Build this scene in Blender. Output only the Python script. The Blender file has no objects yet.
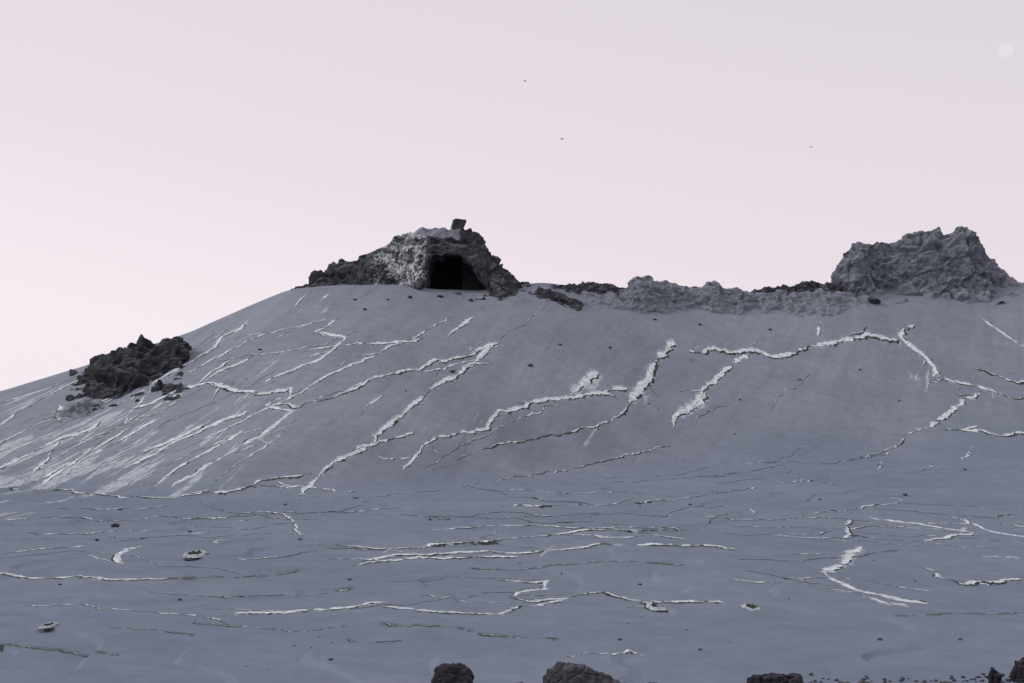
import bpy, bmesh, math, random
import numpy as np
from mathutils import Vector, noise as mn

random.seed(7)
sc = bpy.context.scene
sc.view_settings.view_transform = 'Standard'
sc.view_settings.look = 'None'
sc.view_settings.exposure = 0
COL = sc.collection

# ------------------------------------------------------------------ camera
F = 50/36*1024.0
CAMZ = 8.0
PITCH = math.atan((395-341.5)/F)
cam = bpy.data.cameras.new("camera"); cam.lens = 50; cam.sensor_width = 36
cam.clip_start = 0.1; cam.clip_end = 30000
camo = bpy.data.objects.new("camera", cam); COL.objects.link(camo)
camo.location = (0, 0, CAMZ); camo.rotation_euler = (math.pi/2+PITCH, 0, 0)
sc.camera = camo

# image pixel coordinates -> world direction
def ray(px, py):
    a = (px-512)/F; b = -(py-341.5)/F
    ca, sa = math.cos(PITCH), math.sin(PITCH)
    return np.array([a, ca-b*sa, sa+b*ca])
def at_depth(px, py, D):
    d = ray(px, py); d = d*(D/d[1]); return d[0], D, CAMZ+d[2]

# ------------------------------------------------------------------ noise
def _h(xi, yi, seed):
    h = (xi*374761393 + yi*668265263 + seed*1442695) & 0xffffffff
    h = ((h ^ (h >> 13))*1274126177) & 0xffffffff
    return ((h ^ (h >> 16)) & 0xffffffff)/4294967295.0
def vn(x, y, seed=0):
    x = np.asarray(x, float); y = np.asarray(y, float)
    xf = np.floor(x); yf = np.floor(y)
    xi = xf.astype(np.int64); yi = yf.astype(np.int64)
    u = x-xf; v = y-yf
    u = u*u*(3-2*u); v = v*v*(3-2*v)
    a = _h(xi, yi, seed); b = _h(xi+1, yi, seed); c = _h(xi, yi+1, seed); d = _h(xi+1, yi+1, seed)
    return (a+(b-a)*u)*(1-v)+(c+(d-c)*u)*v - 0.5
def fbm(x, y, o=4, seed=0):
    r = 0; a = 1.0
    for i in range(o):
        r = r+a*vn(x*2**i, y*2**i, seed+i*17); a *= 0.5
    return r

# ------------------------------------------------------------------ terrain definition
ridge = [(-700,470,170),(-350,445,172),(-150,420,176),(0,391,182),(50,376,186),(90,364,189),(188,334,196),(240,310,200),(290,290,205),
         (340,284,208),(400,285,212),(430,290,214),(480,291,216),(520,285,218),(545,283,220),(565,286,222),(600,290,226),(640,294,230),
         (700,296,236),(760,295,241),(840,292,246),(900,293,250),(980,290,253),(1024,281,256),(1100,300,260),(1300,330,262)]
def ridgeD(px): return float(np.interp(px, [r[0] for r in ridge], [r[2] for r in ridge]))
rx, ry, rz = [], [], []
for px, py, D in ridge:
    x, y, z = at_depth(px, py, D); rx.append(x); ry.append(y); rz.append(z)
rx = [-700, -260]+rx+[330, 700]; ry = [165, 168]+ry+[262, 262]; rz = [0.3, 0.5]+[max(v, .6) for v in rz]+[12, 5]
foot = [(-200,492),(0,492),(150,500),(290,503),(360,496),(430,490),(520,482),(620,474),(720,468),(850,463),(1024,460)]
fx, fy = [-700], [116]
for px, py in foot:
    d = ray(px, py); k = -CAMZ/d[2]; fx.append(d[0]*k); fy.append(d[1]*k)
fx.append(700); fy.append(fy[-1])
XT = np.arange(-700, 700.1, 0.5)
def smooth(a, w):
    k = np.exp(-0.5*(np.arange(-3*w, 3*w+1)/w)**2); k /= k.sum()
    return np.convolve(np.pad(a, 3*w, mode='edge'), k, mode='valid')
YR = smooth(np.interp(XT, rx, ry), 8); ZR = smooth(np.interp(XT, rx, rz), 2)
YF = smooth(np.interp(XT, fx, fy), 8)
PX = np.interp(XT, [-60, -20, 0, 40, 120], [1.06, 1.12, 1.32, 1.6, 1.6])

def fall(x, y):      # coordinate that stays constant down the fall line
    gk = 0.13+np.clip((x+12)/36, 0, 1)*0.25
    return x-gk*(y-200)
def terr(x, y, full=True):
    x = np.asarray(x, float); y = np.asarray(y, float)
    yr = np.interp(x, XT, YR); zr = np.interp(x, XT, ZR); yf = np.interp(x, XT, YF); p = np.interp(x, XT, PX)
    t = (y-yf)/(yr-yf)
    tt = np.clip(t, 0, 1)
    zf = zr*tt**p
    back = np.exp(-(np.clip(t-1, 0, 50)/1.1)**2)
    z = zf*back
    lowm = np.clip(1-t*1.2, 0, 1)
    z = z + 1.3*vn(x/45, y/40, 3)*lowm
    z = z + 0.28*fbm(x/11, y/13, 4, 11)*np.clip(1.4-t, 0.4, 1)
    # overlapping crust lobes on the crater floor
    n = fbm(x/34, y/22, 4, 71)*5.5
    fr = n-np.floor(n); st = np.floor(n)+np.clip((fr-0.5)/0.07+0.5, 0, 1)
    z = z + 0.16*(st-n*0.8)*np.clip(1-t*5, 0, 1)*np.clip((y-37)/6, 0, 1)
    u = fall(x, y)
    m = np.clip(t*5, 0, 1)*np.clip(1.25-t, 0.3, 1)
    z = z + m*(1.1*vn(u/13+y/70, y/60, 43)+0.40*vn(u/6+y/90, y/45, 41)+0.13*fbm(u/2.1+y/30, y/20, 3, 51))
    # rim the camera stands on
    near = np.clip(1-y/37.0, 0, 1)
    z = z + 6.3*near**1.15
    return z

def cast(px, py):
    d = ray(px, py)
    ys = np.arange(30, 300, 0.2)
    X = d[0]/d[1]*ys; Z = CAMZ+d[2]/d[1]*ys
    diff = Z-terr(X, ys)
    idx = np.where(diff[1:] < 0)[0]
    idx = [i for i in idx if ys[i] > 36.5]
    if not idx: return None
    i = idx[0]; f = diff[i]/(diff[i]-diff[i+1]+1e-9)
    f = min(max(f, 0), 1)
    return X[i]+(X[i+1]-X[i])*f, ys[i]+0.2*f

# ------------------------------------------------------------------ node helpers
class NT:
    def __init__(s, name):
        s.m = bpy.data.materials.new(name); s.m.use_nodes = True
        s.t = s.m.node_tree; s.t.nodes.clear()
        s.out = s.n('ShaderNodeOutputMaterial'); s.b = s.n('ShaderNodeBsdfPrincipled')
        s.l(s.b.outputs[0], s.out.inputs[0]); s.tc = s.n('ShaderNodeTexCoord')
        s.b.inputs['Roughness'].default_value = 0.92
        s.b.inputs['Specular IOR Level'].default_value = 0.15
    def n(s, k): return s.t.nodes.new(k)
    def l(s, a, b): s.t.links.new(a, b)
    def noise(s, scale, detail=6, rough=0.6, src=None, sv=None):
        n = s.n('ShaderNodeTexNoise'); n.inputs['Scale'].default_value = scale
        n.inputs['Detail'].default_value = detail; n.inputs['Roughness'].default_value = rough
        v = src or s.tc.outputs['Object']
        if sv:
            mp = s.n('ShaderNodeMapping'); mp.inputs['Scale'].default_value = sv; s.l(v, mp.inputs[0]); v = mp.outputs[0]
        s.l(v, n.inputs['Vector']); return n.outputs['Fac']
    def math(s, op, a, b=0.0, c=None):
        n = s.n('ShaderNodeMath'); n.operation = op
        for i, v in enumerate((a, b) if c is None else (a, b, c)):
            if isinstance(v, (int, float)): n.inputs[i].default_value = v
            else: s.l(v, n.inputs[i])
        return n.outputs[0]
    def rng(s, v, a, b, c=0.0, d=1.0):
        n = s.n('ShaderNodeMapRange'); n.interpolation_type = 'SMOOTHSTEP'
        s.l(v, n.inputs[0])
        for i, q in enumerate((a, b, c, d)): n.inputs[i+1].default_value = q
        return n.outputs[0]
    def mix(s, f, a, b, mode='MIX'):
        n = s.n('ShaderNodeMix'); n.data_type = 'RGBA'; n.blend_type = mode
        for i, v in ((0, f), (6, a), (7, b)):
            if isinstance(v, (int, float)): n.inputs[i].default_value = v
            elif isinstance(v, tuple): n.inputs[i].default_value = (*v, 1)
            else: s.l(v, n.inputs[i])
        return n.outputs[2]
    def grey(s, f):
        c = s.n('ShaderNodeCombineColor')
        for i in range(3): s.l(f, c.inputs[i])
        return c.outputs[0]
    def attr(s, name):
        n = s.n('ShaderNodeAttribute'); n.attribute_name = name; return n.outputs['Fac']
    def bump(s, h, strength, dist, prev=None):
        n = s.n('ShaderNodeBump'); n.inputs['Strength'].default_value = strength; n.inputs['Distance'].default_value = dist
        s.l(h, n.inputs['Height'])
        if prev: s.l(prev, n.inputs['Normal'])
        return n.outputs[0]

# ground
g = NT("ash_ground")
sp_ = g.n('ShaderNodeSeparateXYZ'); g.l(g.tc.outputs['Object'], sp_.inputs[0])
fv = g.n('ShaderNodeCombineXYZ'); g.l(g.attr('fall'), fv.inputs[0]); g.l(sp_.outputs[1], fv.inputs[1])
FV = fv.outputs[0]
big = g.rng(g.noise(0.045, 4, 0.6), 0.3, 0.7)
ash = g.mix(big, (0.186, 0.216, 0.260), (0.226, 0.256, 0.300))
lava = g.mix(big, (0.152, 0.190, 0.246), (0.186, 0.222, 0.280))
col = g.mix(g.attr('slope'), lava, ash)
stk = g.noise(1.0, 5, 0.65, FV, (0.45, 0.035, 1))
stf = g.noise(1.0, 4, 0.7, FV, (1.5, 0.10, 1))
sm = g.math('MULTIPLY', g.math('SUBTRACT', g.rng(stk, 0.25, 0.75, 0.92, 1.08), 1.0), g.attr('slope'))
fl = g.math('MULTIPLY', g.rng(stf, 0.60, 0.74, 0.0, -0.15), g.attr('slope'))
sm = g.math('ADD', sm, fl)
med = g.rng(g.noise(0.6, 6, 0.7), 0.25, 0.75, 0.90, 1.10)
col = g.mix(1.0, col, g.grey(g.math('ADD', sm, med)), 'MULTIPLY')
fine = g.noise(2.4, 6, 0.8)
grit = g.rng(fine, 0.27, 0.36, 1.0, 0.0)
col = g.mix(g.math('MULTIPLY', grit, 0.35), col, (0.07, 0.07, 0.085))
# dark damp staining next to open cracks
dk = g.rng(g.math('ADD', g.attr('damp'), g.math('MULTIPLY', g.math('SUBTRACT', g.noise(1.7, 4, 0.7), 0.5), 1.6)), 0.38, 0.85)
col = g.mix(g.math('MULTIPLY', dk, 0.55), col, (0.070, 0.092, 0.080))
# darker streaked patches drawn out along the fall line
dstk = g.math('MULTIPLY', g.rng(g.math('ADD', g.attr('dark_streak'), g.math('MULTIPLY', g.math('SUBTRACT', stk, 0.5), 1.8)), 0.3, 1.0), 0.35)
col = g.mix(dstk, col, (0.095, 0.105, 0.125))
# dusting along the veins and smeared sublimate patches
cr = g.rng(g.math('ADD', g.attr('crust'), g.math('MULTIPLY', g.math('SUBTRACT', fine, 0.5), 3.0)), 0.52, 0.80)
col = g.mix(g.math('MULTIPLY', cr, 0.85), col, (0.56, 0.62, 0.65))
pst = g.noise(1.0, 6, 0.66, FV, (0.6, 0.040, 1))
pt = g.rng(g.math('ADD', g.math('MULTIPLY', g.attr('patch'), 0.46), g.math('MULTIPLY', g.math('SUBTRACT', pst, 0.5), 2.8)), 0.48, 0.58)
pt = g.math('MULTIPLY', pt, g.rng(g.attr('patch'), 0.02, 0.35))
pt = g.math('MULTIPLY', pt, g.rng(g.noise(1.0, 6, 0.8, FV, (2.0, 0.7, 1)), 0.41, 0.51, 0.12, 1.0))
col = g.mix(g.math('MULTIPLY', pt, 0.70), col, (0.50, 0.55, 0.58))
g.l(col, g.b.inputs['Base Color'])
b1 = g.bump(g.math('MULTIPLY', g.math('ADD', stk, g.math('MULTIPLY', stf, 0.4)), g.attr('slope')), 0.4, 0.3)
b2 = g.bump(g.noise(1.6, 6, 0.7), 0.5, 0.13, b1)
g.l(b2, g.b.inputs['Normal'])
GROUND = g.m

# rocks
ASHC = (0.200, 0.222, 0.258)
def rock_mat(name, dark, light, dust, dustamt):
    r = NT(name)
    a = r.rng(r.noise(0.7, 7, 0.7), 0.3, 0.72)
    c = r.mix(a, dark, light)
    geo = r.n('ShaderNodeNewGeometry'); sep = r.n('ShaderNodeSeparateXYZ'); r.l(geo.outputs['Normal'], sep.inputs[0])
    up = r.rng(r.math('ADD', sep.outputs[2], r.math('MULTIPLY', r.math('SUBTRACT', r.noise(1.0, 5, 0.7), 0.5), 1.2)), 0.50, 0.95)
    c = r.mix(r.math('MULTIPLY', up, dustamt), c, dust)
    k = r.math('ADD', r.attr('crust'), r.math('MULTIPLY', r.math('SUBTRACT', r.noise(2.4, 5, 0.8), 0.5), 3.2))
    k = r.rng(k, 0.74, 0.92)
    c = r.mix(r.math('MULTIPLY', k, 0.9), c, (0.50, 0.54, 0.56))
    asn = r.math('ADD', r.attr('ash'), r.math('MULTIPLY', r.math('SUBTRACT', r.noise(1.2, 4, 0.7), 0.5), 0.9))
    c = r.mix(r.rng(asn, 0.3, 0.7), c, ASHC)
    c = r.mix(r.rng(r.attr('cave_shade'), 0.2, 0.9), c, (0.012, 0.010, 0.010))  # cave darkness painted into the base colour as near-black
    r.l(c, r.b.inputs['Base Color'])
    r.l(r.bump(r.noise(2.2, 7, 0.7), 0.7, 0.13), r.b.inputs['Normal'])
    return r.m
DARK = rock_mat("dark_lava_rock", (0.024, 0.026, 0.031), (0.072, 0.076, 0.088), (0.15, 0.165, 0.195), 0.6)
BLCK = rock_mat("black_lava_rock", (0.018, 0.019, 0.023), (0.055, 0.058, 0.068), (0.11, 0.12, 0.145), 0.5)
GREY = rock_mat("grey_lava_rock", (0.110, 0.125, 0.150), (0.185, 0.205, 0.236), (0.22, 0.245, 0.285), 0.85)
KNOL = rock_mat("hazy_lava_rock", (0.085, 0.096, 0.118), (0.158, 0.174, 0.202), (0.205, 0.228, 0.268), 0.85)  # paler bluish base colours stand in for haze over the knoll
NEAR = rock_mat("black_clinker", (0.013, 0.013, 0.016), (0.050, 0.050, 0.058), (0.09, 0.095, 0.115), 0.35)
NEAR2 = rock_mat("brown_clinker", (0.034, 0.034, 0.039), (0.100, 0.100, 0.110), (0.13, 0.14, 0.16), 0.5)

w = NT("white_sublimate")
a = w.rng(w.noise(1.7, 6, 0.8), 0.35, 0.56)
c = w.mix(a, (0.26, 0.32, 0.34), (0.66, 0.73, 0.76))
c = w.mix(w.rng(w.noise(0.7, 4, 0.6), 0.54, 0.68, 0, 0.6), c, (0.31, 0.38, 0.29))
w.l(c, w.b.inputs['Base Color']); w.l(w.bump(w.noise(5, 5, 0.7), 0.5, 0.04), w.b.inputs['Normal'])
WHITE = w.m
w = NT("dull_sublimate")
c = w.mix(w.rng(w.noise(9, 5, 0.8), 0.38, 0.6), (0.17, 0.20, 0.22), (0.50, 0.55, 0.57))
w.l(c, w.b.inputs['Base Color'])
DULL = w.m
w = NT("fissure_shade")  # near-black colour stands in for the shade down inside cracks and ring hollows
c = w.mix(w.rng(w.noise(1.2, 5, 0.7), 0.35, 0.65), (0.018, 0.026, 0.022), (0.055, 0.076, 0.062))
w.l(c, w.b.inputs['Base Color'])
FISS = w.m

# ------------------------------------------------------------------ veins (runs given in image pixels): pts, white width, dark width, coverage
V = []
def v(pts, ww=3, dw=1.0, cov=0.9): V.append((pts, ww, dw, cov))
v([(247,319),(238,329),(222,337),(215,347),(192,360),(165,375),(150,385),(136,395),(128,404)],4.6,.4,1.1)
v([(355,273),(338,281),(331,290),(322,300),(316,306)],2.8,.3,.9)
v([(326,283),(312,292),(300,300),(292,312)],2,.3,.7)
v([(383,282),(372,290),(360,298)],2,.3,.7)
v([(345,317),(332,324),(318,331),(348,338),(336,350),(320,358),(300,366),(272,378),(256,387)],3.0,.5,1.1)
v([(474,317),(462,325),(447,339)],3.2,.3)
v([(452,317),(430,328),(410,340),(380,352),(340,370),(318,382),(290,397),(262,410),(236,424),(205,440),(170,456)],2.5,.4,1.0)
v([(498,341),(485,348),(478,358),(462,370),(440,385),(420,400),(405,412),(385,430),(375,440),(350,455),(325,470),(305,488),(297,498)],4.2,.8,1.2)
v([(496,343),(478,348),(468,356),(448,361),(434,358),(420,370),(400,372),(375,378),(350,390),(330,398),(300,408),(285,403),(266,405)],2.8,1.3,1.1)
v([(130,409),(150,404),(172,392),(190,387),(210,383),(228,388),(242,391),(265,392),(292,388),(290,396),(270,400),(264,406),(291,410),(275,426),(258,437),(238,448),(215,462),(195,475),(170,489)],3.8,.8,1.15)
v([(330,318),(300,326),(270,333),(230,340)],1.4,.4,.7)
v([(360,330),(325,345),(280,352),(240,358),(215,364)],1.2,.4,.7)
v([(676,341),(667,349),(655,365),(646,380),(636,390),(624,400)],5.2,1.2,1.15)
v([(624,400),(607,394),(590,393),(570,396),(545,400),(520,406),(500,412),(485,425),(460,435),(432,440),(415,456),(398,470)],3.2,1.0,1.15)
v([(603,371),(592,378),(580,386),(570,398)],6,.4,1)
v([(626,386),(612,390),(600,397)],4,.6,1)
v([(414,431),(392,437),(372,445),(352,452)],3,1.2,1)
v([(560,402),(540,412),(505,424),(480,437),(450,448),(425,470)],1.3,.6,.7)
v([(632,398),(622,414),(598,426),(568,432),(540,438),(508,442),(480,447),(455,462)],1.7,1.4,.75)
v([(684,350),(694,352),(702,346),(726,352),(750,350),(772,357),(790,350),(815,347),(830,340),(850,336),(880,337),(902,341)],2.8,1.2,1.1)
v([(820,319),(817,332),(818,346)],2.8,.4,1)
v([(914,323),(905,332),(903,340),(914,350),(926,358),(938,370),(936,380)],3.8,.9,1.1)
v([(922,380),(940,378),(960,383),(985,390),(1010,396),(1040,397)],2.8,1.3,1.0)
v([(752,352),(736,362),(720,375),(705,390),(692,406),(678,418),(672,432)],2.8,.6,1.1)
v([(703,392),(692,406),(678,418)],6,.4,1)
v([(978,394),(962,400),(955,412),(935,425),(905,435)],2.8,.5,1.05)
v([(980,316),(992,325),(1005,334),(1030,349)],3.4,.4,1.1)
v([(1040,383),(1005,379),(985,370),(972,368)],1.6,1.6,.8)
v([(944,430),(965,431),(985,432),(1005,437),(1024,433),(1040,434)],2.6,1.3,1.0)
v([(905,437),(865,458),(832,464),(790,461),(740,463)],.9,1.2,.6)
v([(668,446),(630,455),(590,464),(545,472),(500,480),(440,490),(350,499)],1.1,1.2,.6)
v([(92,374),(60,388),(30,405),(0,424),(-30,440)],3.4,.5,1.1)
v([(104,417),(92,430),(62,438),(38,450),(15,462),(-20,480)],6,.7,1.1)
v([(62,440),(50,458),(28,476),(12,488)],5,.6,1.1)
v([(62,404),(56,418),(66,426)],3.5,.5,.9)
v([(-20,487),(20,490),(60,489),(100,494),(150,498),(200,493),(240,489),(270,480),(312,474)],2.8,1.8,.95)
v([(160,497),(185,495),(215,488)],2.5,1,.9)
v([(0,520),(60,517),(120,521),(160,516),(250,520)],1.8,1.6,.8)
v([(250,410),(215,425),(180,440),(140,462),(120,470)],4.5,.3,1)
v([(205,425),(170,440),(130,455),(95,470)],5,.3,1)
v([(230,438),(195,452),(160,470),(140,484)],3.5,.3,.9)
v([(105,440),(80,458),(55,475),(40,488)],5,.3,1)
v([(165,415),(120,440),(80,462),(60,480)],5,.3,1)
v([(135,425),(100,445),(60,468),(30,484)],4,.3,.9)
v([(340,268),(330,280),(318,290)],1.6,.3,.7)
v([(250,425),(205,452),(165,478),(150,490)],3.4,.3,.9)
v([(35,425),(10,438),(-20,455)],4.4,.4,1)
v([(300,420),(270,442),(235,466),(210,488)],2,.3,.8)
# the crater floor
v([(232,614),(300,611),(345,608),(372,603),(395,602)],4.8,1.8,1.2)
v([(385,606),(420,611),(460,613),(500,614),(520,606),(560,599),(600,592),(625,598),(660,602),(700,601),(728,602)],3.8,3.4,1.05)
v([(500,580),(530,583),(552,581),(545,589),(520,592),(512,598),(530,602),(560,598)],3.6,2.8,1.1)
v([(365,561),(400,555),(450,553),(490,551),(520,554),(560,550),(600,543),(640,545),(700,545),(742,550)],4.2,3.4,1.15)
v([(350,566),(385,560),(420,558),(470,557),(520,556)],3.4,2.4,1.1)
v([(340,545),(378,549),(430,545),(490,541),(540,536),(590,529),(640,532),(690,540)],3.0,3.0,1)
v([(430,530),(480,527),(530,525),(575,528),(620,527),(700,530)],2.0,2.2,.85)
v([(470,568),(508,570),(560,565),(620,561),(684,565)],1.0,3.4,.7)
v([(864,547),(850,553),(846,564),(824,572),(840,582),(865,592),(892,598),(928,604)],6.5,1.6,1.4)
v([(868,596),(888,604),(912,606)],6,1.2,1.1)
v([(870,517),(895,521),(920,524),(950,529),(972,533),(940,538),(922,541)],3.6,1.5,1.1)
v([(849,519),(845,528),(852,537),(812,538),(770,535)],2.8,1.6,1)
v([(1040,556),(1005,557),(975,556)],2.6,2.2,.9)
v([(918,566),(935,571),(938,577),(960,582),(990,582),(1040,580)],3.4,2.4,1.1)
v([(955,516),(978,525),(995,532),(1040,538)],2.8,1.4,1)
v([(760,487),(700,496),(640,502),(600,505),(560,505),(500,507)],1.8,1.3,.8)
v([(750,507),(756,513),(748,516)],3.4,1,1)
v([(147,546),(130,548),(116,555),(118,563),(130,563)],4.8,1.5,1.2)
v([(-20,573),(60,577),(110,580),(165,578),(180,578)],3.0,2.8,1)
v([(90,580),(110,579),(140,579)],4,1.5,1.1)
v([(180,578),(200,577),(240,578),(275,575),(302,570)],.9,3.2,.7)
v([(-20,556),(20,551),(60,548),(85,546)],2.6,2.0,.9)
v([(212,543),(222,540),(232,543)],3.2,1.2,1)
v([(-20,644),(40,648),(80,654),(120,656)],.7,3.2,.6)
v([(110,628),(160,630),(200,637)],.5,2.4,.6)
v([(190,622),(240,627),(300,631),(345,627)],.7,2.6,.6)
v([(380,624),(395,625),(440,626),(478,634),(520,638),(560,640)],.8,3.2,.7)
v([(345,640),(380,642),(415,640)],.6,2.6,.6)
v([(735,573),(790,580),(822,585)],.7,2.4,.6)
v([(560,535),(610,538),(640,536)],3.0,1.8,1)
v([(900,617),(950,613),(1000,614),(1040,611)],.6,2.6,.6)
v([(740,560),(800,560),(850,556),(900,550)],.7,1.8,.5)
v([(185,520),(235,516),(290,512),(350,512),(400,505)],1.7,1.6,.75)
v([(60,508),(110,510),(170,506)],1.6,1.6,.75)
v([(400,515),(450,518),(500,512),(560,516)],1.3,1.6,.7)
v([(700,517),(790,520),(830,517),(880,521)],1.4,1.4,.7)
v([(20,532),(70,534),(130,531),(210,533)],1.8,1.5,.75)
v([(1000,524),(1020,527),(1040,526)],2.4,1.4,.9)
v([(230,560),(290,556),(330,548),(372,550)],1.7,2.4,.8)
v([(150,592),(220,598),(290,596),(350,588)],.8,2.0,.5)

# ------------------------------------------------------------------ terrain grid
sd = np.linspace(-0.42, 0.42, 1181)
ext = 0.42+np.cumsum(0.0008*1.125**np.arange(1, 80)); ext = ext[ext < 120]
S = np.concatenate([-ext[::-1], sd, ext]); C0 = len(ext)
rows = [np.linspace(-400, -20, 12)[:-1], np.linspace(-20, 36, 40)[:-1]]
pyv = np.linspace(395+CAMZ*F/36.0, 395+CAMZ*F/112.0, 360); rows.append((CAMZ*F/(pyv-395))[:-1])
rows.append(np.arange(112, 264, 0.34)); rows.append(264+np.cumsum(0.5*1.13**np.arange(1, 66)))
Y = np.concatenate(rows); nr, nc = len(Y), len(S)
W = np.maximum(Y, 30.0)
GX = W[:, None]*S[None, :]; GY = np.repeat(Y[:, None], nc, 1)
GZ = np.empty_like(GX)
for i in range(0, nr, 64): GZ[i:i+64] = terr(GX[i:i+64], GY[i:i+64])
crust = np.zeros_like(GX); patch = np.zeros_like(GX); dampA = np.zeros_like(GX); dark_streak = np.zeros_like(GX)
ds = sd[1]-sd[0]
def stamp(A, x, y, rx_, ry_, val):
    r0 = np.searchsorted(Y, y-2*ry_); r1 = np.searchsorted(Y, y+2*ry_)+1
    ww = max(y, 30)
    c0 = int((x-2*rx_)/ww/ds-(-0.42)/ds)+C0; c1 = int((x+2*rx_)/ww/ds+0.42/ds)+C0+2
    c0 = max(c0, C0); c1 = min(c1, C0+len(sd))
    if c1 <= c0 or r1 <= r0: return
    q = ((GX[r0:r1, c0:c1]-x)/rx_)**2+((GY[r0:r1, c0:c1]-y)/ry_)**2
    A[r0:r1, c0:c1] = np.maximum(A[r0:r1, c0:c1], val*np.exp(-q))

# ------------------------------------------------------------------ vein meshes
LAB_S = "jagged white mineral vein running across the grey ash slope"
LAB_F = "dark crack edged with white mineral crust on the grey lava floor"
def build_vein(P, vi, ww, dw, cov):
    P = np.array(P)
    xs, ys = [], []
    for a, b in zip(P[:-1], P[1:]):
        s = a[1]/F
        L = math.hypot((b[0]-a[0])/s, (b[1]-a[1])/s/6); n = max(2, int(L/0.7))
        t = np.arange(n)/n; xs.append(a[0]+(b[0]-a[0])*t); ys.append(a[1]+(b[1]-a[1])*t)
    X = np.concatenate(xs); Yp = np.concatenate(ys); n = len(X); k = np.arange(n)*0.7
    s = Yp/F; sx = smooth(X, 2) if n > 16 else X; sy = smooth(Yp, 2) if n > 16 else Yp
    z0 = np.zeros(n)
    jx = 5*vn(k/19, z0, vi)+3.6*vn(k/7, z0, vi+100)+1.6*vn(k/2.6, z0, vi+200)
    jy = 3*vn(k/21, z0, vi+300)+2.4*vn(k/8, z0, vi+400)+1.2*vn(k/2.6, z0, vi+500)
    sc_ = min(1, n/60)
    X = sx+jx*s*sc_; Yp = sy+jy*s*3.0*sc_
    ex = np.minimum(np.arange(n), np.arange(n)[::-1])/10.0; ex = np.clip(ex, 0.05, 1)
    nw = 0.9*vn(k/14, z0, vi+600)+0.8*vn(k/5, z0, vi+700)+0.6*vn(k/1.9, z0, vi+800)
    wf = np.clip((nw+0.75*cov-0.22)*2.0, 0, 1.7)*ex
    df = np.clip((vn(k/16, z0, vi+900)+0.6*vn(k/3, z0, vi+950)+0.42)*2.2, 0, 1.5)*ex
    tx = np.gradient(smooth(X, 4) if n > 28 else sx); ty = np.gradient(smooth(Yp, 4) if n > 28 else sy)
    tl = np.hypot(tx, ty)+1e-9; tx /= tl; ty /= tl
    nx, ny = ty, -tx
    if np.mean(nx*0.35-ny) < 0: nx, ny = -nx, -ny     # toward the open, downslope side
    spread = 1+2.5*np.abs(ny)                           # runs along a contour are wider pools
    wq = ww if ww < 5 else 5+0.2*(ww-5)
    hw = 0.33*wq*s*wf*spread; hh = np.where(wf > 0.05, 0.03*wq*s*(0.4+0.6*wf)+0.20*s, -0.06)
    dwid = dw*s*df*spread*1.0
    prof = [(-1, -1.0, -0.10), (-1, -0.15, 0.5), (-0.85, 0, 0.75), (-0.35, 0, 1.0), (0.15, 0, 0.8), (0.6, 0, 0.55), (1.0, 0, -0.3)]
    verts = []
    for j, (kw, kd, kh) in enumerate(prof):
        jit = 1+1.0*vn(k/2.4, z0+j*3.3, vi+40)+0.5*vn(k/1.1, z0+j*5.1, vi+60)
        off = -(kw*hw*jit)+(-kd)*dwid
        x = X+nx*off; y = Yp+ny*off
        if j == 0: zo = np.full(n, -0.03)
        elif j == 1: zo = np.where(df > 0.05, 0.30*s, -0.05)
        elif j == 6: zo = np.full(n, -0.04)
        else: zo = hh*kh*(1+0.7*vn(k/2, z0+j, vi+77))
        verts.append(np.stack([x, y, terr(x, y)+zo], 1))
    A = np.stack(verts, 1)
    O = np.array([X.mean(), Yp.mean(), float(terr(X.mean(), Yp.mean()))])
    me = bpy.data.meshes.new("mineral_vein")
    idx = np.arange(n*7).reshape(n, 7)
    q = np.stack([idx[:-1, :-1], idx[1:, :-1], idx[1:, 1:], idx[:-1, 1:]], -1).reshape(-1, 4)
    me.from_pydata((A.reshape(-1, 3)-O).tolist(), [], q.tolist())
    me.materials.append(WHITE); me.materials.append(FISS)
    mi = np.tile(np.array([1, 1, 0, 0, 0, 0]), n-1)  # first two spans carry the painted crack shade
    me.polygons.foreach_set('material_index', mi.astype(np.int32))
    bm = bmesh.new(); bm.from_mesh(me); bmesh.ops.recalc_face_normals(bm, faces=bm.faces)
    if sum(f_.normal.z for f_ in bm.faces) < 0: bmesh.ops.reverse_faces(bm, faces=bm.faces)
    bm.to_mesh(me); bm.free()
    slope = Yp.mean() > 116
    o = bpy.data.objects.new("mineral_vein", me); o.location = O; COL.objects.link(o)
    base = LAB_S if slope else LAB_F
    if ww < 1.5: base = "thin dark crack with faint pale edge on grey ash"
    elif ww >= 5: base = "thick crusty white mineral vein on grey ash"
    o["label"] = base; o["category"] = "mineral vein"; o["group"] = "white mineral veins on the volcanic ash"
    for i in range(0, n, 3):
        if wf[i] > 0.12:
            r = (1.5+0.85*ww)*s[i]; stamp(crust, X[i], Yp[i], r, r*2.6, min(1, 0.36+0.10*ww)*min(1, wf[i]))
        if df[i] > 0.3 and dw > 0.7:
            r = (1.0+0.9*dw)*s[i]; stamp(dampA, X[i]+nx[i]*hw[i], Yp[i]+ny[i]*hw[i], r*1.3, r*3, min(1, 0.35+0.2*dw))

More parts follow.
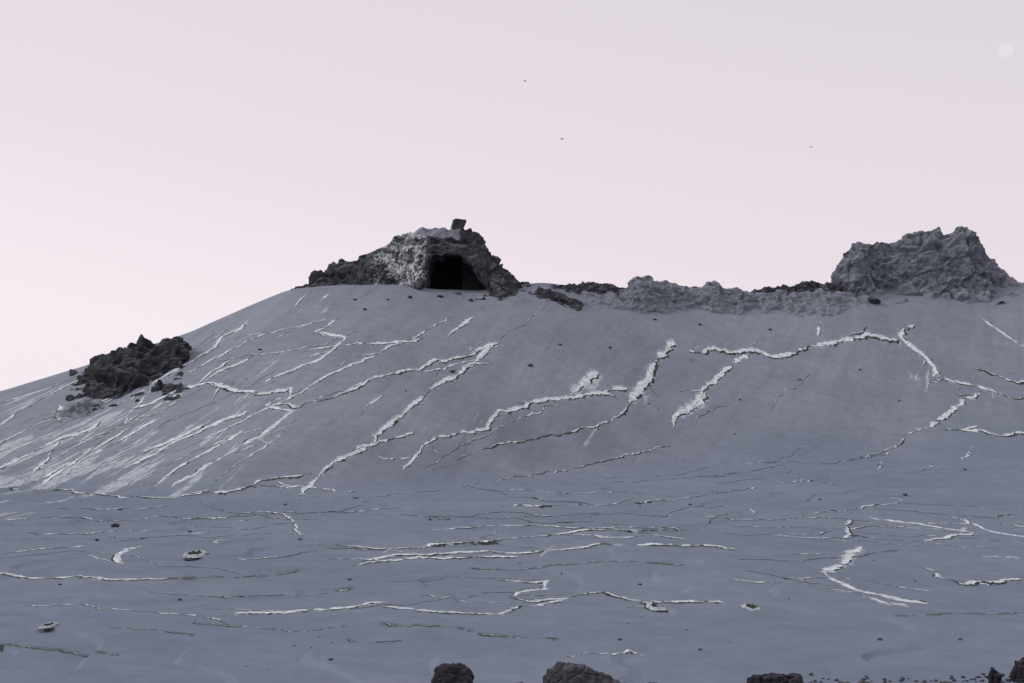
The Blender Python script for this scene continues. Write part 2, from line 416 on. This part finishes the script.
vi = 0
rb = random.Random(5)
for pts, ww, dw, cov in V:
    P = [cast(*p) for p in pts]; P = [p for p in P if p]
    vi += 1
    if len(P) < 2: continue
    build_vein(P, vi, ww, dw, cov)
    # side branches splitting off the longer runs
    if ww > 2.2 and len(P) > 4:
        for j in range(1, len(P)-1):
            if rb.random() < 0.34:
                x, y = P[j]; fl_ = y > 118
                gk = 0.13+min(1, max(0, (x+12)/36))*0.25
                a_ = ((math.atan2(-1, -gk)+math.radians(rb.uniform(-25, 10)+rb.choice([0, 0, 180])))
                      if fl_ else math.radians(rb.uniform(-25, 25)+rb.choice([0, 180])))
                L = rb.uniform(2, 8)*(1 if fl_ else y/90); Q = [(x, y)]
                for q_ in range(5):
                    a_ += rb.uniform(-.35, .35); Q.append((Q[-1][0]+math.cos(a_)*L/5, Q[-1][1]+math.sin(a_)*L/5*(1 if fl_ else 2)))
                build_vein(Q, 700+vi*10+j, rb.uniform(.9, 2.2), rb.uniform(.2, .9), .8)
# minor cracks scattered over floor and slope
rq = random.Random(21)
for i in range(24):
    y = 42+78*rq.random()**0.7; x = rq.uniform(-0.40, 0.40)*y
    L = rq.uniform(3, 12)*y/60; n_ = 9; P = [(x, y)]; a_ = rq.uniform(-.3, .3)
    for j in range(n_):
        a_ = a_*0.8+rq.uniform(-.6, .6); P.append((P[-1][0]+math.cos(a_)*L/n_, P[-1][1]+math.sin(a_)*L/n_*2.6))
    wh = rq.random() < .45
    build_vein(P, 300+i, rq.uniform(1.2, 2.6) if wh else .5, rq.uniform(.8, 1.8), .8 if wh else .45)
for i in range(66):
    y = rq.uniform(126, 215); x = rq.uniform(-0.36, 0.34)*y
    if i % 3 == 0: x = rq.uniform(-.36, -.12)*y; y = rq.uniform(126, 170)
    if y > float(np.interp(x, XT, YR))-6: continue
    L = rq.uniform(8, 30); n_ = 7; P = [(x, y)]; gk = 0.13+min(1, max(0, (x+12)/36))*0.25
    a_ = math.atan2(-1, -gk)+math.radians(rq.uniform(-16, 4))
    for j in range(n_):
        a_ += rq.uniform(-.15, .15); P.append((P[-1][0]+math.cos(a_)*L/n_, P[-1][1]+math.sin(a_)*L/n_))
    if P[-1][1] < 116: continue
    left_ = x < -10; wh = rq.random() < (.9 if left_ else .35)
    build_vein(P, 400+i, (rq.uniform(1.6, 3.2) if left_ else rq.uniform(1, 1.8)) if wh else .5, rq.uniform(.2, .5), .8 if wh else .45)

def pstamp(A, px, py, rxp, rym, val):
    c_ = cast(px, py)
    if c_: stamp(A, c_[0], c_[1], rxp*c_[1]/F, rym, val)
for a in [(60,465,80,18,1.2),(130,455,70,18,1.2),(200,430,60,16,1.1),(20,450,70,14,1.2),(240,405,40,12,.8),(10,480,80,10,1.2),(130,478,70,10,1.1),
          (590,385,18,8,1.),(640,390,14,8,.9),(100,420,40,12,1.),(40,400,40,12,.8),(250,450,40,12,.65),(930,375,24,7,.75),(420,555,40,4,.6),(890,600,28,2.,.7),(60,520,110,6,.5),(0,500,80,5,.8),
          (690,405,14,6,.8),(330,310,50,10,.45),(260,380,45,12,.5),(360,430,45,12,.35),(480,430,45,10,.45),(600,430,50,12,.3),(970,385,40,6,.4),(520,550,80,4,.45),(960,530,50,4,.45)]:
    pstamp(patch, *a)
for a in [(520,445,70,14,.9),(590,430,50,16,.9),(450,455,60,12,.7),(380,470,60,8,.5),(640,420,30,14,.6),(960,375,60,10,.7),(560,330,60,14,.5),(270,470,50,10,.6),(180,400,40,12,.5),(520,300,30,6,.8),(690,320,60,6,.5)]:
    pstamp(dark_streak, *a)

yfv = np.interp(GX.ravel(), XT, YF).reshape(GX.shape)
wid = np.interp(GX.ravel(), [-40, 0, 60], [16, 28, 55]).reshape(GX.shape)
slope_attr = np.clip((GY-yfv+5)/wid, 0, 1)
me = bpy.data.meshes.new("ground")
me.vertices.add(nr*nc)
co = np.stack([GX, GY, GZ], -1).reshape(-1).astype(np.float32)
me.vertices.foreach_set('co', co)
idx = np.arange(nr*nc).reshape(nr, nc)
q = np.stack([idx[:-1, :-1], idx[:-1, 1:], idx[1:, 1:], idx[1:, :-1]], -1).reshape(-1).astype(np.int32)
me.loops.add(len(q)); me.loops.foreach_set('vertex_index', q)
npol = len(q)//4; me.polygons.add(npol)
me.polygons.foreach_set('loop_start', (np.arange(npol)*4).astype(np.int32))
me.polygons.foreach_set('loop_total', np.full(npol, 4, np.int32))
me.polygons.foreach_set('use_smooth', np.ones(npol, bool))
me.update(calc_edges=True)
for nm, arr in (('crust', crust), ('patch', patch), ('slope', slope_attr), ('damp', dampA), ('dark_streak', dark_streak), ('fall', fall(GX, GY))):
    at = me.attributes.new(nm, 'FLOAT', 'POINT'); at.data.foreach_set('value', arr.ravel().astype(np.float32))
me.materials.append(GROUND)
go = bpy.data.objects.new("ground", me); COL.objects.link(go); go["kind"] = "structure"
go["label"] = "grey volcanic ash floor and cone slope"

# ------------------------------------------------------------------ rocks
def facet(p, k):
    d_, pt = mn.voronoi(p)
    q_ = pt[0]; h1 = mn.cell(q_*37.7+Vector((k, k, k))); rv = mn.cell_vector(q_*23.3+Vector((k+5, 1, 2)))
    e = d_[1]-d_[0]; w_ = min(1, e/0.16)
    return ((h1-0.5)*0.9+(p-q_).dot(rv-Vector((.5, .5, .5)))*1.3)*w_-0.30*(1-w_)
def lapl(m, co, it):
    ne = len(m.edges); e = np.empty(ne*2, np.int32); m.edges.foreach_get('vertices', e); e = e.reshape(-1, 2)
    n = len(co); deg = np.bincount(e.ravel(), minlength=n)[:, None]+1e-9
    for _ in range(it):
        acc = np.zeros((n, 3))
        for c_ in range(3):
            acc[:, c_] = np.bincount(e[:, 0], co[e[:, 1], c_], n)+np.bincount(e[:, 1], co[e[:, 0], c_], n)
        co = co*0.5+acc/deg*0.5
    return co
def make_rock(name, label, category, sil, D, Tf, Tb, vox, amp, L, mat, seed=0, crustfn=None, cave=None, group=None, minH=0.15, ep=0.6, shear=False, ashh=0.0, its=1, tv=0.6):
    Df = D if callable(D) else (lambda px, D=D: D)
    W_ = [at_depth(px, py, Df(px)) for px, py in sil]
    wx = np.array([p[0] for p in W_]); wz = np.array([p[2] for p in W_]); wd_ = np.array([p[1] for p in W_])
    step = vox*1.3
    xs = np.arange(wx[0], wx[-1]+step, step); Dc = np.interp(xs, wx, wd_)
    pxs = np.interp(xs, wx, [p[0] for p in sil])
    Tfa = np.interp(pxs, [q[0] for q in Tf], [q[1] for q in Tf]) if isinstance(Tf, list) else np.full(len(xs), float(Tf))
    oy = np.arange(-Tfa.max()*1.3, Tb*1.3+step, step)
    H = np.maximum(np.interp(xs, wx, wz)-terr(xs, Dc)-0.22*amp, minH)
    XX, OY = np.meshgrid(xs, oy, indexing='ij'); YY = OY+Dc[:, None]
    if shear: XX = XX*(YY/Dc[:, None])
    T = np.where(OY < 0, Tfa[:, None], Tb)*(1+tv*vn(np.repeat(xs[:, None], len(oy), 1)/(L*2.0), np.zeros_like(XX), seed))
    ff = np.clip(1-(np.abs(OY)/T)**2, 0, 1)**ep
    T0 = terr(XX, YY); sink = 2.5*vox
    top = T0-sink+(H[:, None]*(1+0.22*fbm(XX/L/1.5, YY/L/1.5, 3, seed+5)*(np.abs(OY) > L*0.3))+sink)*ff
    bot = T0-sink*3
    nx_, ny_ = XX.shape
    vt = np.stack([XX, YY, top], -1).reshape(-1, 3); vb = np.stack([XX, YY, bot], -1).reshape(-1, 3)
    ym = float(Dc.mean()); O = np.array([float(xs.mean()), ym, float(terr(xs.mean(), ym))])
    N = nx_*ny_; I = np.arange(N).reshape(nx_, ny_)
    fs = np.stack([I[:-1, :-1], I[1:, :-1], I[1:, 1:], I[:-1, 1:]], -1).reshape(-1, 4)
    fb = fs[:, ::-1]+N
    loop = np.concatenate([I[:, 0], I[-1, 1:], I[-2::-1, -1], I[0, -2:0:-1]])
    lp2 = np.roll(loop, -1)
    side = np.stack([loop, loop+N, lp2+N, lp2], -1)
    me = bpy.data.meshes.new(name)
    me.from_pydata((np.concatenate([vt, vb])-O).tolist(), [], np.concatenate([fs, fb, side]).tolist())
    bm = bmesh.new(); bm.from_mesh(me); bmesh.ops.recalc_face_normals(bm, faces=bm.faces); bm.to_mesh(me); bm.free()
    o = bpy.data.objects.new(name, me); COL.objects.link(o); o.location = O
    tmp = []
    if cave:
        for (poly, y0, y1, shrink) in cave:
            Dv = ym
            cx = sum(p[0] for p in poly)/len(poly); cy = max(p[1] for p in poly)
            f0 = [at_depth(p[0], p[1], Dv) for p in poly]
            f1 = [at_depth(cx+(p[0]-cx)*shrink, cy+(p[1]-cy)*shrink, Dv) for p in poly]
            vs = [(p[0]-O[0], y0, p[2]-O[2]) for p in f0]+[(p[0]-O[0], y1, p[2]-O[2]) for p in f1]
            m_ = len(poly)
            fc = [tuple(range(m_)), tuple(range(2*m_-1, m_-1, -1))]+[(i, i+m_, (i+1) % m_+m_, (i+1) % m_) for i in range(m_)]
            cm = bpy.data.meshes.new("cutter"); cm.from_pydata(vs, [], fc)
            bm = bmesh.new(); bm.from_mesh(cm); bmesh.ops.recalc_face_normals(bm, faces=bm.faces); bm.to_mesh(cm); bm.free()
            cobj = bpy.data.objects.new("cutter", cm); COL.objects.link(cobj); cobj.location = O; tmp.append(cobj)
            bo = o.modifiers.new("b", 'BOOLEAN'); bo.operation = 'DIFFERENCE'; bo.object = cobj; bo.solver = 'EXACT'
    rm = o.modifiers.new("r", 'REMESH'); rm.mode = 'VOXEL'; rm.voxel_size = vox
    dg = bpy.context.evaluated_depsgraph_get(); ev = o.evaluated_get(dg)
    m2 = bpy.data.meshes.new_from_object(ev); o.modifiers.clear(); o.data = m2; m2.name = name
    for t_ in tmp: bpy.data.objects.remove(t_)
    n = len(m2.vertices)
    co = np.empty(n*3, np.float32); m2.vertices.foreach_get('co', co); co = co.reshape(-1, 3)
    # relax the voxel steps first so that the blocks break cleanly
    co = lapl(m2, co.astype(float), 6)
    m2.vertices.foreach_set('co', co.astype(np.float32).ravel()); m2.update()
    no = np.empty(n*3, np.float32); m2.vertices.foreach_get('normal', no); no = no.reshape(-1, 3)
    cv = np.zeros(n, np.float32); av = np.zeros(n, np.float32); sv = np.zeros(n, np.float32)
    d = np.empty(n)
    for i in range(n):
        p = Vector((float(co[i, 0]+seed*7.3), float(co[i, 1]), float(co[i, 2])))
        pw = p+0.22*L*mn.noise_vector(p/(L*0.7))
        r = 1.05*facet(pw/L, 1)+0.50*facet(pw/(L*0.45), 3)+0.15*facet(pw/(L*0.2), 7)
        r += 0.22*mn.fractal(p/(L*0.5), 0.9, 2.0, 4)
        d[i] = r*amp
    damp = np.ones(n)
    if crustfn:
        for i in range(n):
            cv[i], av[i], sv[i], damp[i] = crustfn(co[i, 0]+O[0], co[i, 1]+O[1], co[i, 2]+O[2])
    if ashh > 0:
        rel = co[:, 2]+O[2]-terr(co[:, 0]+O[0], co[:, 1]+O[1])
        av = np.maximum(av, np.clip(1.1-rel/ashh, 0, 1)).astype(np.float32)
    co = lapl(m2, co+no*(d*damp)[:, None], its)
    m2.vertices.foreach_set('co', co.astype(np.float32).ravel())
    m2.polygons.foreach_set('use_smooth', np.zeros(len(m2.polygons), bool))
    for nm, arr in (('crust', cv), ('ash', av), ('cave_shade', sv)):
        at = m2.attributes.new(nm, 'FLOAT', 'POINT'); at.data.foreach_set('value', arr)
    m2.materials.clear(); m2.materials.append(mat); m2.update()
    o["label"] = label; o["category"] = category
    if group: o["group"] = group
    return o

# outcrop with cave
DO = 218.0
PA = lambda px, py: at_depth(px, py, DO)
xa = PA(366,250)[0]; xb = PA(430,250)[0]; xc = PA(406,250)[0]; xd = PA(462,250)[0]
ztop = PA(400,237)[2]
cvx0 = PA(423,250)[0]; cvx1 = PA(488,250)[0]; cvz = PA(450,244)[2]
yface = DO-2.0
def cf(x, y, z):
    nz = mn.noise(Vector((x*.5, y*.5, z*.5)))
    c_ = 0.0; a_ = 0.0; m_ = 1.0; s_ = 0.0
    if xa < x < xb+.5: c_ = max(0, min(1, (x-xa)/2.5, (xb+.5-x)/0.8)*0.72+nz*0.5); m_ = 0.55
    lim = ztop-0.06*(x-xc)+nz*0.9
    if xc-2.5 < x < xd and z > lim:
        a_ = min(1, (x-xc+2.5)/1.5, (z-lim)/0.5, (xd-x)/0.6)*.8; m_ = 0.4
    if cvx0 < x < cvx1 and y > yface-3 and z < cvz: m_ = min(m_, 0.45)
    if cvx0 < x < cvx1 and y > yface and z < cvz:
        s_ = min(1, (y-yface)/2.0)  # painted shade deepens towards the back of the cave
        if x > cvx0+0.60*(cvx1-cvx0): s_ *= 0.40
    return c_, a_, s_, m_
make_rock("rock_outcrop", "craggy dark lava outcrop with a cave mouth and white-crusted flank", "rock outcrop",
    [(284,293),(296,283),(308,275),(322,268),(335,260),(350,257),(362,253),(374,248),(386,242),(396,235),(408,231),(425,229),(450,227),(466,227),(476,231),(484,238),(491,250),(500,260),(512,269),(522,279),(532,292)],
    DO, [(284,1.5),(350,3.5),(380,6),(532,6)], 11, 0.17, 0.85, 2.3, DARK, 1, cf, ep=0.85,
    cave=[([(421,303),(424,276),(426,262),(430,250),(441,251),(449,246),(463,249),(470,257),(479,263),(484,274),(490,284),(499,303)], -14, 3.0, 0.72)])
# perched block
bm = bmesh.new(); bmesh.ops.create_cube(bm, size=1.0)
bmesh.ops.bevel(bm, geom=bm.edges[:], offset=0.08, segments=2, affect='EDGES')
bmesh.ops.subdivide_edges(bm, edges=bm.edges[:], cuts=2, use_grid_fill=True)
for vv in bm.verts:
    vv.co.x *= 1.7*(1+0.12*vv.co.z); vv.co.y *= 1.4; vv.co.z *= 2.0; vv.co.x += 0.25*vv.co.z
    vv.co += 0.14*mn.noise_vector(vv.co*1.1)+0.06*mn.noise_vector(vv.co*3)
me = bpy.data.meshes.new("rock_block"); bm.to_mesh(me); bm.free(); me.materials.append(DARK)
o = bpy.data.objects.new("rock_block", me); COL.objects.link(o); o.location = at_depth(458, 225.5, DO); o.rotation_euler = (0.05, 0.08, 0.3)
o["label"] = "small squared lava block perched on the outcrop summit"; o["category"] = "rock"

RG = "lava rocks along the ash ridge"
make_rock("rock_outcrop", "low dark boulder pile half buried in the ash ridge", "rock outcrop",
    [(524,298),(531,290),(540,287),(552,288),(560,291),(570,296),(584,301)], 215.0, 4.2, 2, 0.14, 0.5, 1.5, DARK, 3, group=RG)
make_rock("rock_outcrop", "dark blocky lava ledge on the ridge crest", "rock outcrop",
    [(548,290),(560,284),(574,282),(584,284),(592,281),(604,282),(618,285),(628,288),(640,296)], lambda p: ridgeD(p)-1.0, 2.6, 2.5, 0.14, 0.5, 1.4, DARK, 4, group=RG, minH=0.4, ep=.45)
def cg(x, y, z): return 0.16, 0, 0, 1
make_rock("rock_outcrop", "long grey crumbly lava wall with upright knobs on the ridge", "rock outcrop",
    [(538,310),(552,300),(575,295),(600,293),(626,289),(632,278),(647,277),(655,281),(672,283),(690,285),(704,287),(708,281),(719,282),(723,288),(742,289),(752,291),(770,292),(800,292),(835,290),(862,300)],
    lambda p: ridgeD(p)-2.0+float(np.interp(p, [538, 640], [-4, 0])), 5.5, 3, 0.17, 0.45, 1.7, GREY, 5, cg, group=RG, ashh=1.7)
make_rock("rock_outcrop", "dark flat-topped lava ledge on the ridge crest", "rock outcrop",
    [(744,296),(756,288),(766,287),(778,284),(790,285),(802,280),(820,281),(838,280),(848,290)], lambda p: ridgeD(p)+0.5, 2.2, 2.5, 0.16, 0.5, 1.5, DARK, 6, group=RG, minH=.4)
def ck(x, y, z):
    s_ = abs(math.sin((x-0.9*z)*0.45+3*mn.noise(Vector((x*.15, y*.15, z*.15)))))
    return 0.14+0.25*mn.noise(Vector((x*.15, y*.15, z*.15)))+(0.30 if s_ < 0.12 else 0), 0, 0, 1
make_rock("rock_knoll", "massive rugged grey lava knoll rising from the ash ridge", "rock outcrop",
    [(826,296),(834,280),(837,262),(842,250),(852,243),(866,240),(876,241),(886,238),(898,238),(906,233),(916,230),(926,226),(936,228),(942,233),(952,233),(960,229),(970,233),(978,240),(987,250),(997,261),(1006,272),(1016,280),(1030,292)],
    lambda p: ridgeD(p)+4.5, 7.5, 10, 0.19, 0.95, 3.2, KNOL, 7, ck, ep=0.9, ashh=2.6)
make_rock("rock_outcrop", "compact near-black lava outcrop jutting from the ash slope", "rock outcrop",
    [(68,398),(76,384),(84,371),(93,361),(102,352),(112,347),(124,343),(138,342),(150,344),(158,344),(166,339),(174,335),(182,334),(187,338),(190,352)],
    173.0, [(64,20),(100,20),(130,15),(155,10),(172,7),(191,4)], 6, 0.17, 0.9, 2.3, BLCK, 8, ep=0.42, shear=True, tv=.25)
c0 = cast(72, 412)
make_rock("rock_outcrop", "low grey rubble tail half buried in ash below the outcrop", "rock outcrop",
    [(50,420),(58,410),(68,404),(80,400),(92,403),(104,412)], c0[1], 3.5, 3.0, 0.13, 0.45, 1.5, GREY, 9, ashh=.9)

FG = "dark lava rocks at the crater lip"
for sd_, (lab, sil, D, T) in enumerate([
    ("upright black clinkery lava rock beside the ash flat", [(431,692),(434,668),(441,662),(455,662),(466,663),(473,672),(476,692)], 38.6, .45),
    ("wide grey-brown lava rock with a humped top", [(540,692),(545,668),(556,659),(572,659),(588,666),(604,672),(622,680),(636,692)], 38.6, .5),
    ("flat dark lava slab lying on the ash", [(744,690),(748,674),(770,672),(790,671),(803,674),(810,690)], 38.8, .35),
    ("small reddish-black lava rock on the ash", [(985,674),(988,664),(994,661),(999,666),(1002,674)], 40.0, .16),
    ("dark rounded lava rock on the ash", [(1009,667),(1014,658),(1022,654),(1040,655),(1052,667)], 41.0, .22),
    ("low crumbly lava crust with ash in its hollows", [(830,686),(838,681),(850,682),(862,680),(872,682),(884,686)], 39.4, .16),
    ("low crumbly lava crust with ash in its hollows", [(925,685),(940,681),(960,679),(975,682),(985,685)], 39.5, .18),
    ("low crumbly lava crust with ash in its hollows", [(507,692),(515,680),(524,679),(532,692)], 38.8, .2),
    ("low crumbly lava crust with ash in its hollows", [(636,688),(647,679),(658,678),(672,688)], 39.0, .2)]):
    make_rock("lava_rock", lab, "rock", sil, D, T, T, 0.025, 0.09, 0.40, NEAR2 if sd_ in (1, 5, 6) else NEAR, 20+sd_, group=FG, minH=0.03)

# little crusted spatter rings on the floor
for k_, (px, py, rp) in enumerate([(658,607,9),(752,608,7.5),(195,555,9.5),(48,626,6)]):
    c_ = cast(px, py)
    if not c_: continue
    R = rp*c_[1]/F; hs = 0.55
    bm = bmesh.new(); prof = [(1.35,-.12),(1.18,.05),(1.02,.22),(.88,.42),(.72,.44),(.56,.22),(.30,.02),(0.02,.0)]; rings = []
    for j, (r_, z_) in enumerate(prof):
        ring = []
        for a_ in range(40):
            t_ = a_/40*2*math.pi; nn = mn.noise(Vector((math.cos(t_)*1.3+k_*7, math.sin(t_)*1.3, j*.25)))
            n2 = mn.noise(Vector((math.cos(t_)*4+k_*7, math.sin(t_)*4, j*.7)))
            rr_ = R*r_*(1+0.35*nn+0.12*n2); ring.append(bm.verts.new((rr_*math.cos(t_), rr_*math.sin(t_)*2.6, R*hs*z_*(1+0.9*n2) if j else -0.1*R)))
        rings.append(ring)
    for j in range(len(rings)-1):
        for a_ in range(40):
            f_ = bm.faces.new((rings[j][a_], rings[j][(a_+1) % 40], rings[j+1][(a_+1) % 40], rings[j+1][a_])); f_.material_index = 1 if j in (0, 4, 5, 6) else 0
    bm.faces.new(rings[-1]).material_index = 1
    m_ = bpy.data.meshes.new("crust_ring"); bm.to_mesh(m_); bm.free(); m_.materials.append(DULL); m_.materials.append(FISS)
    o = bpy.data.objects.new("crust_ring", m_); COL.objects.link(o); o.location = (c_[0], c_[1], float(terr(c_[0], c_[1])))
    o["label"] = "small round white-crusted vent ring on grey ash"; o["category"] = "crust ring"; o["group"] = "white-crusted vent rings"

# loose stones
stmesh = []
for k_ in range(5):
    bm = bmesh.new(); bmesh.ops.create_icosphere(bm, subdivisions=3, radius=1)
    for vv in bm.verts:
        p = vv.co.copy(); q_ = mn.voronoi(p*1.3+Vector((k_*5, 0, 0)))[0][0]
        vv.co = p*(1.05-0.35*q_+0.25*mn.fractal(p*1.8+Vector((k_*9, 0, 0)), 0.8, 2, 3)); vv.co.z *= 0.7
    m_ = bpy.data.meshes.new("stone"); bm.to_mesh(m_); bm.free(); m_.materials.append(DARK); stmesh.append(m_)
stones = [(115,527,4.5),(120,510,2),(285,505,2),(533,552,2),(580,505,2),(873,303,7),(560,287,3),(365,310,2),(530,366,3),(452,372,3),(610,348,2),
          (700,325,2),(770,330,2),(655,320,2),(430,520,2),(300,540,2),(690,505,2),(640,585,2),(820,500,2),(60,585,2),(905,495,2),(965,470,2),(260,350,2),
          (410,298,3),(500,300,2.5),(388,300,2),(440,297,3),(471,301,3),(355,300,2),(800,380,1.6),(860,370,1.6),(740,400,1.6),(560,345,1.8),(350,580,2),
          (180,600,2),(960,640,2.5),(880,640,2.5),(330,660,2.5),(700,650,2.2),(620,640,2),(97,540,2.5),(190,532,2)]
rr = random.Random(3)
for _ in range(40): stones.append((rr.uniform(5, 1020), rr.uniform(505, 670) if rr.random() < .5 else rr.uniform(320, 480), rr.uniform(0.7, 1.3)))
for _ in range(60): stones.append((rr.uniform(810, 1024), 683-abs(rr.gauss(0, 4)), rr.uniform(1.0, 2.6)))
for px, py, r in stones:
    c_ = cast(px, py)
    if not c_: continue
    s_ = r*c_[1]/F
    o = bpy.data.objects.new("stone", rr.choice(stmesh)); COL.objects.link(o)
    o.location = (c_[0], c_[1], float(terr(c_[0], c_[1]))+s_*0.25); o.scale = (s_*rr.uniform(.9, 1.3), s_*rr.uniform(.8, 1.2), s_*rr.uniform(.7, 1.0))
    o.rotation_euler = (rr.uniform(-.3, .3), rr.uniform(-.3, .3), rr.uniform(0, 6.3))
    o["label"] = "small dark lava stone lying on grey ash"; o["category"] = "stone"; o["group"] = "loose stones on the ash"

# birds
bft = NT("dark_feather"); bft.b.inputs['Base Color'].default_value = (0.04, 0.035, 0.035, 1)
for (px, py, D, yaw) in [(525,81,330,0.3),(562,139,300,-0.5),(811,147,330,0.9)]:
    bm = bmesh.new()
    rings = []
    for (x_, r_) in [(-.34,.02),(-.2,.05),(0,.09),(.15,.085),(.24,.055),(.31,.05),(.37,.012)]:
        rings.append([bm.verts.new((x_, r_*math.cos(a_*math.pi/4), r_*math.sin(a_*math.pi/4))) for a_ in range(8)])
    for a_, b_ in zip(rings[:-1], rings[1:]):
        for i in range(8): bm.faces.new((a_[i], a_[(i+1) % 8], b_[(i+1) % 8], b_[i]))
    for sg in (1, -1):
        top = [bm.verts.new(p) for p in [(.15,.05*sg,.03),(.2,.32*sg,.16),(.02,.62*sg,.12),(-.08,.6*sg,.11),(-.02,.3*sg,.14),(-.1,.05*sg,.02)]]
        bot = [bm.verts.new((p.co.x, p.co.y, p.co.z-.015)) for p in top]
        bm.faces.new(top); bm.faces.new(bot[::-1])
        for i in range(6): bm.faces.new((top[i], bot[i], bot[(i+1) % 6], top[(i+1) % 6]))
    tl_ = [bm.verts.new(p) for p in [(-.28,.03,0),(-.28,-.03,0),(-.52,-.08,0),(-.52,.08,0)]]; bm.faces.new(tl_)
    bmesh.ops.recalc_face_normals(bm, faces=bm.faces)
    m_ = bpy.data.meshes.new("bird"); bm.to_mesh(m_); bm.free(); m_.materials.append(bft.m)
    o = bpy.data.objects.new("bird", m_); COL.objects.link(o); o.location = at_depth(px, py, D); o.rotation_euler = (0.2, 0.1, yaw)
    o["label"] = "tiny dark bird soaring in the pale sky"; o["category"] = "bird"; o["group"] = "birds over the crater"

# moon
mm = NT("pale_moon"); em = mm.n('ShaderNodeEmission'); em.inputs[1].default_value = 1
cm_ = mm.mix(mm.rng(mm.noise(0.03, 4, 0.6), .3, .7), (0.78, 0.725, 0.775), (0.81, 0.755, 0.80)); mm.l(cm_, em.inputs[0]); mm.l(em.outputs[0], mm.out.inputs[0])
bm = bmesh.new(); bmesh.ops.create_uvsphere(bm, u_segments=48, v_segments=24, radius=42)
m_ = bpy.data.meshes.new("moon"); bm.to_mesh(m_); bm.free(); m_.materials.append(mm.m)
for p_ in m_.polygons: p_.use_smooth = True
o = bpy.data.objects.new("moon", m_); COL.objects.link(o); o.location = at_depth(1006, 50, 8000)
o["label"] = "faint pale moon disc in the hazy sky"; o["category"] = "moon"

# ------------------------------------------------------------------ light
sdv = Vector((-0.82, -0.22, 0.50)).normalized()
sl = bpy.data.lights.new("sun", 'SUN'); sl.energy = 1.15; sl.angle = math.radians(11); sl.color = (1, 0.97, 0.95)
so = bpy.data.objects.new("sun", sl); COL.objects.link(so); so.rotation_euler = (-sdv).to_track_quat('-Z', 'Y').to_euler()
wd = bpy.data.worlds.new("World"); sc.world = wd; wd.use_nodes = True
nt = wd.node_tree; nt.nodes.clear(); N = nt.nodes.new; Lk = nt.links.new
out = N('ShaderNodeOutputWorld'); mx = N('ShaderNodeMixShader'); b1 = N('ShaderNodeBackground'); b2 = N('ShaderNodeBackground')
sky = N('ShaderNodeTexSky'); sky.sky_type = 'NISHITA'; sky.sun_disc = False
sky.sun_elevation = math.asin(sdv.z); sky.sun_rotation = math.atan2(sdv.x, sdv.y); sky.dust_density = 5
Lk(sky.outputs[0], b1.inputs[0]); b1.inputs[1].default_value = 0.10
tc = N('ShaderNodeTexCoord'); sp = N('ShaderNodeSeparateXYZ'); Lk(tc.outputs['Generated'], sp.inputs[0])
m1 = N('ShaderNodeMath'); m1.operation = 'MULTIPLY_ADD'; Lk(sp.outputs[0], m1.inputs[0]); m1.inputs[1].default_value = 0.20; Lk(sp.outputs[2], m1.inputs[2])
rp = N('ShaderNodeValToRGB'); Lk(m1.outputs[0], rp.inputs[0])
e = rp.color_ramp.elements
e[0].position = 0.0; e[0].color = (0.98, 0.895, 0.95, 1); e[1].position = 0.34; e[1].color = (0.765, 0.70, 0.755, 1)
e2 = rp.color_ramp.elements.new(0.12); e2.color = (0.875, 0.78, 0.84, 1)
Lk(rp.outputs[0], b2.inputs[0]); b2.inputs[1].default_value = 1.0
mx.inputs[0].default_value = 0.93; Lk(b1.outputs[0], mx.inputs[1]); Lk(b2.outputs[0], mx.inputs[2]); Lk(mx.outputs[0], out.inputs[0])
